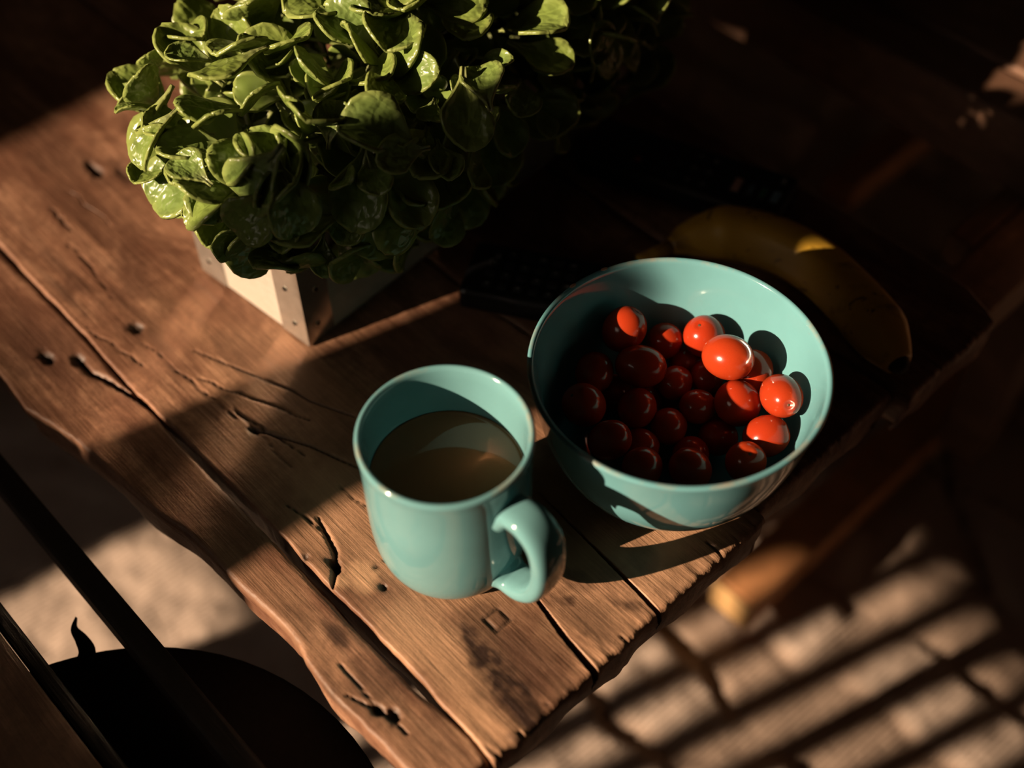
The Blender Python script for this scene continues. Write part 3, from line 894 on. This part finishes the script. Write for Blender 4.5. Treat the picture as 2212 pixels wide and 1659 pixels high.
BH = .082
MAT['bowl'] = ceramic('turquoise_bowl_glaze', (0.110, 0.272, 0.302), BH, (0.34, 0.24, 0.15))
bowl_c = (.0838, .4086)
outer = spline([(0, .0030), (.030, .0030), (.0365, .0026), (.0380, .0006), (.0412, .0004), (.0425, .0030), (.0440, .0062), (.0520, .0118), (.0605, .0225), (.0668, .0370), (.0710, .0540), (.0742, .0710), (.0757, .0785)], 4)
rimp = [(.0763, .0803), (.0760, .0815), (.0750, .0820), (.0738, .0817), (.0731, .0806)]
inner = spline([(.0727, .079), (.0706, .066), (.0675, .050), (.0625, .0345), (.0545, .0205), (.045, .0125), (.034, .0085), (.018, .0072), (0, .0070)], 4)
bowl = empty('bowl', (*bowl_c, TZ + .0006), 0)
tag(bowl, 'turquoise glazed bowl holding small red tomatoes at the table edge', 'bowl')
lathe('shell', [tuple(p_) for p_ in outer] + rimp + [tuple(p_) for p_ in inner], MAT['bowl'], 144, bowl)
CH = simple('bare_clay', (0.33, 0.19, 0.12), .8, 0, .1, 200)
for ang_, rr_ in ((133, .0011), (117, .0009)):
    a = math.radians(ang_)
    bm = bmesh.new(); bmesh.ops.create_icosphere(bm, subdivisions=2, radius=1)
    for v in bm.verts: v.co = Vector((v.co.x * .0022, v.co.y * .0011, v.co.z * .0006))
    o = bm_obj('chip', bm, CH, bowl, True)
    o.location = (math.cos(a) * .0751, math.sin(a) * .0751, .0819); o.rotation_euler = (0, 0, a + math.pi / 2)

# ------------------------------------------------------------------ tomatoes
t = NT('tomato_skin'); vv = t.coords(); nn = t.noise(vv, 60, 3); oi = t.n('ShaderNodeObjectInfo')
c = t.ramp(nn, [(0.3, (0.28, 0.026, 0.007)), (0.7, (0.34, 0.040, 0.009))])
c = t.mixc(t.math('MULTIPLY', oi.outputs['Random'], .35), c, (0.26, 0.012, 0.006))
t.col(c); t.set(Roughness=0.17)
t.b.inputs['Specular IOR Level'].default_value = 0.5
t.b.inputs['Subsurface Weight'].default_value = 0.25
t.b.inputs['Subsurface Radius'].default_value = (1.0, 0.25, 0.08)
t.b.inputs['Subsurface Scale'].default_value = 0.004
MAT['tomato'] = t.m
SCAR = simple('stem_scar', (0.05, 0.025, 0.008), .8, 0, .2, 200)
SCARR = simple('stem_scar_ring', (0.40, 0.12, 0.02), .5, 0, .2, 200)
def tomato_mesh():
    V, F = [], []
    n, m = 36, 22
    for j in range(m + 1):
        th_ = math.pi * j / m
        r_ = math.sin(th_) ** .92 if 0 < j < m else 0
        z_ = math.cos(th_)
        rr = r_
        if z_ > 0: z_ = z_ - .10 * math.exp(-(r_ / .13) ** 2)   # dimple at the stem end
        for i in range(n):
            a = 2 * math.pi * i / n
            V.append((rr * math.cos(a) * (1 + .012 * math.cos(3 * a)), rr * math.sin(a), z_))
    for j in range(m):
        for i in range(n):
            k = (i + 1) % n
            F.append([j * n + i, (j + 1) * n + i, (j + 1) * n + k, j * n + k])
    me = mesh('skin', V, F, MAT['tomato'])
    bm = bmesh.new(); bm.from_mesh(me); bmesh.ops.remove_doubles(bm, verts=bm.verts, dist=1e-5); bmesh.ops.recalc_face_normals(bm, faces=bm.faces); bm.to_mesh(me); bm.free()
    return me
TM = tomato_mesh()
bm = bmesh.new(); bmesh.ops.create_icosphere(bm, subdivisions=2, radius=1)
sm = bpy.data.meshes.new('stem_scar'); bm.to_mesh(sm); bm.free(); sm.materials.append(SCAR)
# x, y, z, radius(mm), length ratio, axis (stem end direction), label
TOM = [
 (0.0612, 0.4594, 0.0524, 11.8, 1.12, (.55, .3, .75), 'red tomato with one lit spot against the shaded back left wall of the bowl'),
 (0.0844, 0.4616, 0.0400, 10.2, 1.05, (-.2, .4, -.8), 'small round red tomato second along the back of the bowl'),
 (0.1054, 0.4582, 0.0470, 11.5, 1.08, (-.35, -.1, .93), 'red tomato with a sunlit stem scar on top at the back of the bowl'),
 (0.1139, 0.4333, 0.0586, 12.0, 1.18, (-.75, .55, -.2), 'brightly sunlit oval tomato in the middle of the upper right group'),
 (0.1300, 0.4362, 0.0434, 10.5, 1.15, (.2, .9, .2), 'dark red tomato tucked behind the sunlit oval one at the right wall'),
 (0.1393, 0.4105, 0.0542, 11.3, 1.34, (.08, -.85, .50), 'brightest orange red oval tomato leaning on the right wall of the bowl'),
 (0.1193, 0.4169, 0.0403, 12.3, 1.05, (.5, .1, -.8), 'large shaded round tomato left of the brightest oval one'),
 (0.1314, 0.3945, 0.0408, 11.0, 1.12, (.9, .1, .35), 'tomato with an orange lit patch below the brightest oval one'),
 (0.1186, 0.3780, 0.0410, 10.5, 1.1, (.05, -.25, .97), 'tomato with dark stem scar facing up at the lower right rim'),
 (0.0902, 0.3747, 0.0400, 10.5, 1.1, (.6, -.3, -.5), 'dark tomato half hidden behind the middle of the front rim'),
 (0.0658, 0.3758, 0.0400, 10.5, 1.1, (.3, .8, -.3), 'dark tomato half hidden behind the lit start of the front rim'),
 (0.0503, 0.3934, 0.0400, 10.5, 1.12, (.85, .15, .45), 'dark tomato near the lower left wall of the bowl with scar to the right'),
 (0.0378, 0.4153, 0.0420, 11.5, 1.1, (-.55, -.1, .80), 'dark red tomato at the left wall with visible black stem scar'),
 (0.0665, 0.4178, 0.0360, 10.5, 1.1, (.3, .9, -.2), 'shaded tomato between the left wall scar tomato and the bowl centre'),
 (0.0693, 0.4387, 0.0456, 11.6, 1.22, (.92, -.3, .05), 'large dark oval tomato lying crosswise in the upper left of the bowl'),
 (0.0445, 0.4375, 0.0420, 10.5, 1.1, (.2, .9, .2), 'very dark tomato deep at the upper left wall of the bowl'),
 (0.0886, 0.4357, 0.0347, 9.5, 1.1, (.4, .8, -.3), 'small shaded tomato just right of the dark crosswise oval one'),
 (0.1063, 0.4407, 0.0340, 9.5, 1.1, (.1, .9, -.3), 'small dark tomato under the lit scar tomato at the back'),
 (0.0992, 0.4201, 0.0337, 9.5, 1.1, (.7, .3, -.4), 'small dark tomato left of the large shaded round one'),
 (0.0971, 0.4550, 0.0284, 9.0, 1.1, (.8, .3, -.3), 'dark tomato wedged low between the two tomatoes at the back wall'), (0.0835, 0.4109, 0.0285, 10, 1.08, (.2, .8, -.5), 'dark tomato lying low in the very centre of the bowl'), (0.1100, 0.4077, 0.0228, 10, 1.08, (.9, .2, -.2), 'dark tomato lying low under the large shaded round one'),
 (0.0733, 0.4317, 0.0218, 9.5, 1.08, (.1, .9, .1), 'dark tomato underneath the crosswise oval one'), (0.0556, 0.4380, 0.0244, 10, 1.05, (.9, .1, .1), 'dark tomato low beside the upper left wall, under its neighbours'), (0.1098, 0.4321, 0.0175, 10, 1.05, (.5, .8, 0), 'dark tomato on the bowl floor under the sunlit oval one'),
 (0.0677, 0.4002, 0.0251, 10, 1.05, (.9, -.3, 0), 'dark tomato lying low to the lower left of the bowl centre'), (0.0944, 0.3961, 0.0223, 10, 1.05, (.2, .9, .1), 'dark tomato lying low behind the middle front rim tomato'), (0.0874, 0.4436, 0.0175, 10, 1.05, (.9, .2, .1), 'dark tomato on the bowl floor under the small back ones')]
for (x, y, z, r_, lr, ax, lab) in TOM:
    r_ *= .001
    q = Vector(ax).normalized().to_track_quat('Z', 'Y')
    e_ = empty('tomato', (x, y, TZ + z), 0)
    e_.rotation_mode = 'QUATERNION'; e_.rotation_quaternion = q
    o = obj('skin', TM, e_); k = lr ** (1 / 3) if lr < 1.2 else 1.06
    o.scale = (r_ * k / lr ** .33, r_ * k / lr ** .33, r_ * lr ** .67 * k)
    zt_ = r_ * lr ** .67 * k
    s_ = obj('stem_scar', sm, e_, loc=(0, 0, zt_ * .905)); s_.scale = (.0011, .0011, .0006)
    tag(e_, lab or 'dark red tomato lying deep in the shaded bottom layer of the bowl', 'tomato', 'small tomatoes in the turquoise bowl')

# ------------------------------------------------------------------ banana
t = NT('banana_peel'); vv = t.coords(); nn = t.noise(vv, 14, 3); sp1 = t.noise(vv, 75, 3, .6, .8); n3 = t.noise(vv, 26, 4, .6, .6)
c = t.ramp(nn, [(0.3, (0.50, 0.28, 0.03)), (0.7, (0.60, 0.35, 0.04))])
c = t.mixc(t.ramp(n3, [(0.57, (0, 0, 0)), (0.66, (.75, .75, .75))]), c, (0.13, 0.06, 0.012))
c = t.mixc(t.ramp(sp1, [(0.61, (0, 0, 0)), (0.68, (.9, .9, .9))]), c, (0.03, 0.013, 0.006))
t.col(c); t.set(Roughness=0.42); t.bump(nn, .1, .002)
MAT['banana'] = t.m
ban = empty('banana', (.17, .54, TZ + .0003), 0)
tag(ban, 'ripe yellow banana with brown spots lying behind the turquoise bowl', 'banana')
cl = spline([(.0985, .5610, .0165), (.112, .5675, .0172), (.134, .5700, .0178), (.159, .5615, .0182), (.184, .5410, .0182), (.2035, .5085, .0178), (.2150, .4815, .0165), (.2205, .4660, .0150)], 6)
nb = len(cl)
rb = []
for i in range(nb):
    f = i / (nb - 1)
    r_ = .0172 * min(1, (.30 + 2.6 * f)) * min(1, (.42 + (1 - f) * 3.2)) ** .8
    rb.append((min(r_, .0172), min(r_, .0172)))
off = Vector((.17, .54, 0))
pth = []
for i, p_ in enumerate(cl):
    pth.append(Vector((p_[0], p_[1], max(rb[i][1] * .98, p_[2] * .9))) - off)
sweep('peel', pth, rb, MAT['banana'], ban, n=30, shape=lambda a: 1 + .035 * math.cos(5 * a + .6))
TIP = simple('banana_tip', (0.02, 0.012, 0.008), .8, 0, .2, 200)
p1 = pth[-1]; d1 = (pth[-1] - pth[-3]).normalized()
sweep('tip', [p1 - d1 * .001, p1 + d1 * .003, p1 + d1 * .0055], [(.0070, .0070), (.0056, .0056), (.0035, .0035)], TIP, ban, n=12)
p0 = pth[0]; d0 = (pth[0] - pth[2]).normalized()
sweep('stem', [p0 - d0 * .003, p0 + d0 * .008, p0 + d0 * .020, p0 + d0 * .023], [(.0052, .0052), (.0044, .0044), (.0040, .0040), (.0045, .0045)], MAT['banana'], ban, n=12)

# ------------------------------------------------------------------ remote controls
def remote(name, loc, az, L_, W_, H_, label, keys, zoff=0.0):
    e_ = empty(name, (*loc, TZ + .0015 + zoff), math.radians(az))
    tag(e_, label, 'remote')
    bm = box_bm(-L_ / 2, L_ / 2, -W_ / 2, W_ / 2, 0, H_, .0045, 3)
    bm_obj('body', bm, MAT['black_plastic'], e_, False)
    meshes = {}
    for (x, y, w_, h_, shp, mk) in keys:
        k = (round(w_, 4), round(h_, 4), shp)
        if k not in meshes:
            if shp == 'o':
                bm = bmesh.new(); bmesh.ops.create_cone(bm, cap_ends=True, segments=18, radius1=w_ / 2, radius2=w_ / 2 * .85, depth=.0016)
                me = bpy.data.meshes.new('button'); bm.to_mesh(me); bm.free()
            else:
                bm = box_bm(-w_ / 2, w_ / 2, -h_ / 2, h_ / 2, -.0008, .0008, min(w_, h_) * .22, 2)
                me = bpy.data.meshes.new('button'); bm.to_mesh(me); bm.free()
            me.materials.append(MAT['black_rubber']); meshes[k] = me
        b_ = obj('button', meshes[k], e_, loc=(x, y, H_ + .0006))
        if mk:
            if mk[0] == 'full': mw, mh = w_ * .86, h_ * .8
            else: mw, mh = mk[2], mk[3]
            bm = box_bm(-mw / 2, mw / 2, -mh / 2, mh / 2, 0, .0002, 0)
            m_ = bm_obj('key_mark', bm, MAT[mk[1]], b_); m_.location = (0, 0, .0008)
    return e_
k1 = []
for i in range(6):
    for j in range(4):
        k1.append((-.046 + i * .0095, -.0135 + j * .009, .0062, .0052, 'r', ('dot', 'grey_mark', .0014, .0011) if (i + j) % 2 == 0 else None))
k1.append((.0245, -.006, .014, .014, 'o', ('dot', 'grey_mark', .002, .002)))
for j in range(3): k1.append((.043, -.013 + j * .012, .008, .006, 'r', ('dot', ['blue_mark', 'grey_mark', 'red_mark'][j], .0035, .0012)))
remote('remote_control', (.0335, .5290), -15.5, .124, .046, .016, 'glossy black remote control with small keys lying left of the banana stem', k1)
k2 = [(-.030, -.010, .008, .008, 'o', ('dot', 'red_mark', .004, .004))]
for i in range(4):
    for j in range(3): k2.append((-.015 + i * .0105, -.013 + j * .0125, .006, .006, 'o', ('dot', 'grey_mark', .0014, .0014) if (i in (2, 3)) else None))
k2 += [(.0365, -.004, .006, .016, 'r', ('full', 'pale_mark')), (.0460, -.004, .0055, .014, 'r', ('dot', 'blue_mark', .0018, .007)),
       (.0540, -.004, .006, .014, 'r', ('dot', 'green_mark', .003, .009)), (.0625, -.004, .006, .014, 'r', ('full', 'blue_mark')), (.0625, .013, .004, .006, 'r', ('dot', 'grey_mark', .001, .004))]
remote('remote_control', (.1150, .6330), -28, .142, .046, .017, 'black remote control with coloured pill keys near the far table edge', k2)

# ------------------------------------------------------------------ benches and stool
b1 = empty('slatted_bench', (0, 0, 0), TA)
tag(b1, 'dark wooden slatted bench beside the wavy table edge, lower left', 'bench')
ZB = TZ - .03
box('slat', -1.0, .08, .0665, .0800, ZB - .022, ZB, MAT['blackwood'], b1, .002)
box('slat', -1.0, .08, .0225, .0310, ZB - .026, ZB - .004, MAT['blackwood'], b1, .002)
box('slat', -1.0, .08, -.052, .0215, ZB - .026, ZB, MAT['oldwood'], b1, .003)
box('slat', -1.0, .08, -.130, -.058, ZB - .026, ZB, MAT['oldwood'], b1, .003)
for s_ in (-.95, .03):
    box('crossbar', s_ - .02, s_ + .02, -.125, .0825, ZB - .056, ZB - .0265, MAT['blackwood'], b1, .002)
    for t_ in (-.10, .06): box('leg', s_ - .018, s_ + .018, t_ - .018, t_ + .018, .014, ZB - .0565, MAT['blackwood'], b1, .002)

st = empty('round_stool', (-.200, .183, 0), 0)
tag(st, 'black round seat under the dark bench slats at lower left', 'stool')
bm = bmesh.new(); bmesh.ops.create_cone(bm, cap_ends=True, segments=72, radius1=.150, radius2=.150, depth=.011)
for v in bm.verts: v.co.z += TZ - .062 - .0055
bmesh.ops.bevel(bm, geom=[e for e in bm.edges if abs(e.verts[0].co.z - e.verts[1].co.z) < 1e-4], offset=.003, segments=3, affect='EDGES')
bm_obj('seat', bm, MAT['black_fabric'], st, False)
for k in range(3):
    a = math.radians(200 + 70 * k)
    sweep('leg', [(math.cos(a) * .11, math.sin(a) * .11, TZ - .0732), (math.cos(a) * .14, math.sin(a) * .14, .014)], [(.009, .009)] * 2, MAT['black_fabric'], st, up=(0, 1, 0), n=12)
tp = spline([(-.036, .136, TZ - .064), (-.033, .144, TZ - .060), (-.037, .151, TZ - .058), (-.042, .157, TZ - .057), (-.042, .1635, TZ - .056)], 5)
sweep('seat_tie', [tuple(p_) for p_ in tp], [(.0052 * (1 - (i / (len(tp) - 1)) ** 1.3) + .0004, .0016) for i in range(len(tp))], MAT['black_fabric'], st, n=10)
box('seat_patch', -.050, -.040, .098, .114, TZ - .0618, TZ - .0606, MAT['pink_fabric'], st, .0004)

b2 = empty('plank_bench', (0, 0, 0), TA)
tag(b2, 'brown wooden plank bench beyond the far side of the table, upper right', 'bench')
for (t0, t1, z_) in ((.735, .7785, 0), (.7815, .862, .004), (.865, .95, 0)):
    box('plank', -1.05, .15, t0, t1, TZ - .032 + z_, TZ + z_, MAT['oldwood'], b2, .003)
box('apron', -1.05, .15, .741, .762, TZ - .062, TZ - .0325, MAT['oldwood'], b2, .002)
box('batten', -.246, -.203, .627, .94, TZ - .095, TZ - .0625, MAT['oldwood_y'], b2, .003)
box('batten', -.268, -.2475, .672, .94, TZ - .088, TZ - .0625, MAT['oldwood_y'], b2, .003)
for s_ in (-.90, -.225):
    for t_ in (.77, .915): box('leg', s_ - .02, s_ + .02, t_ - .02, t_ + .02, .06, TZ - .0955 if s_ > -.5 else TZ - .0325, MAT['oldwood'], b2, .003)
RAILM = simple('orange_wood', (0.42, 0.19, 0.08), .5, 0, .2, 40)
fr = box('foot_rail', -.288, -.246, .4985, .97, .026, .060, RAILM, b2, .003)
box('rail_end', -.2875, -.2465, .4945, .4980, .0265, .0595, simple('yellow_wood', (0.40, 0.24, 0.10), .6, 0, .15, 60), fr, .001)  # end cap in a yellower tone than the rail
box('foot_rail', -.50, -.465, .90, 1.06, .10, .13, RAILM, b2, .003)
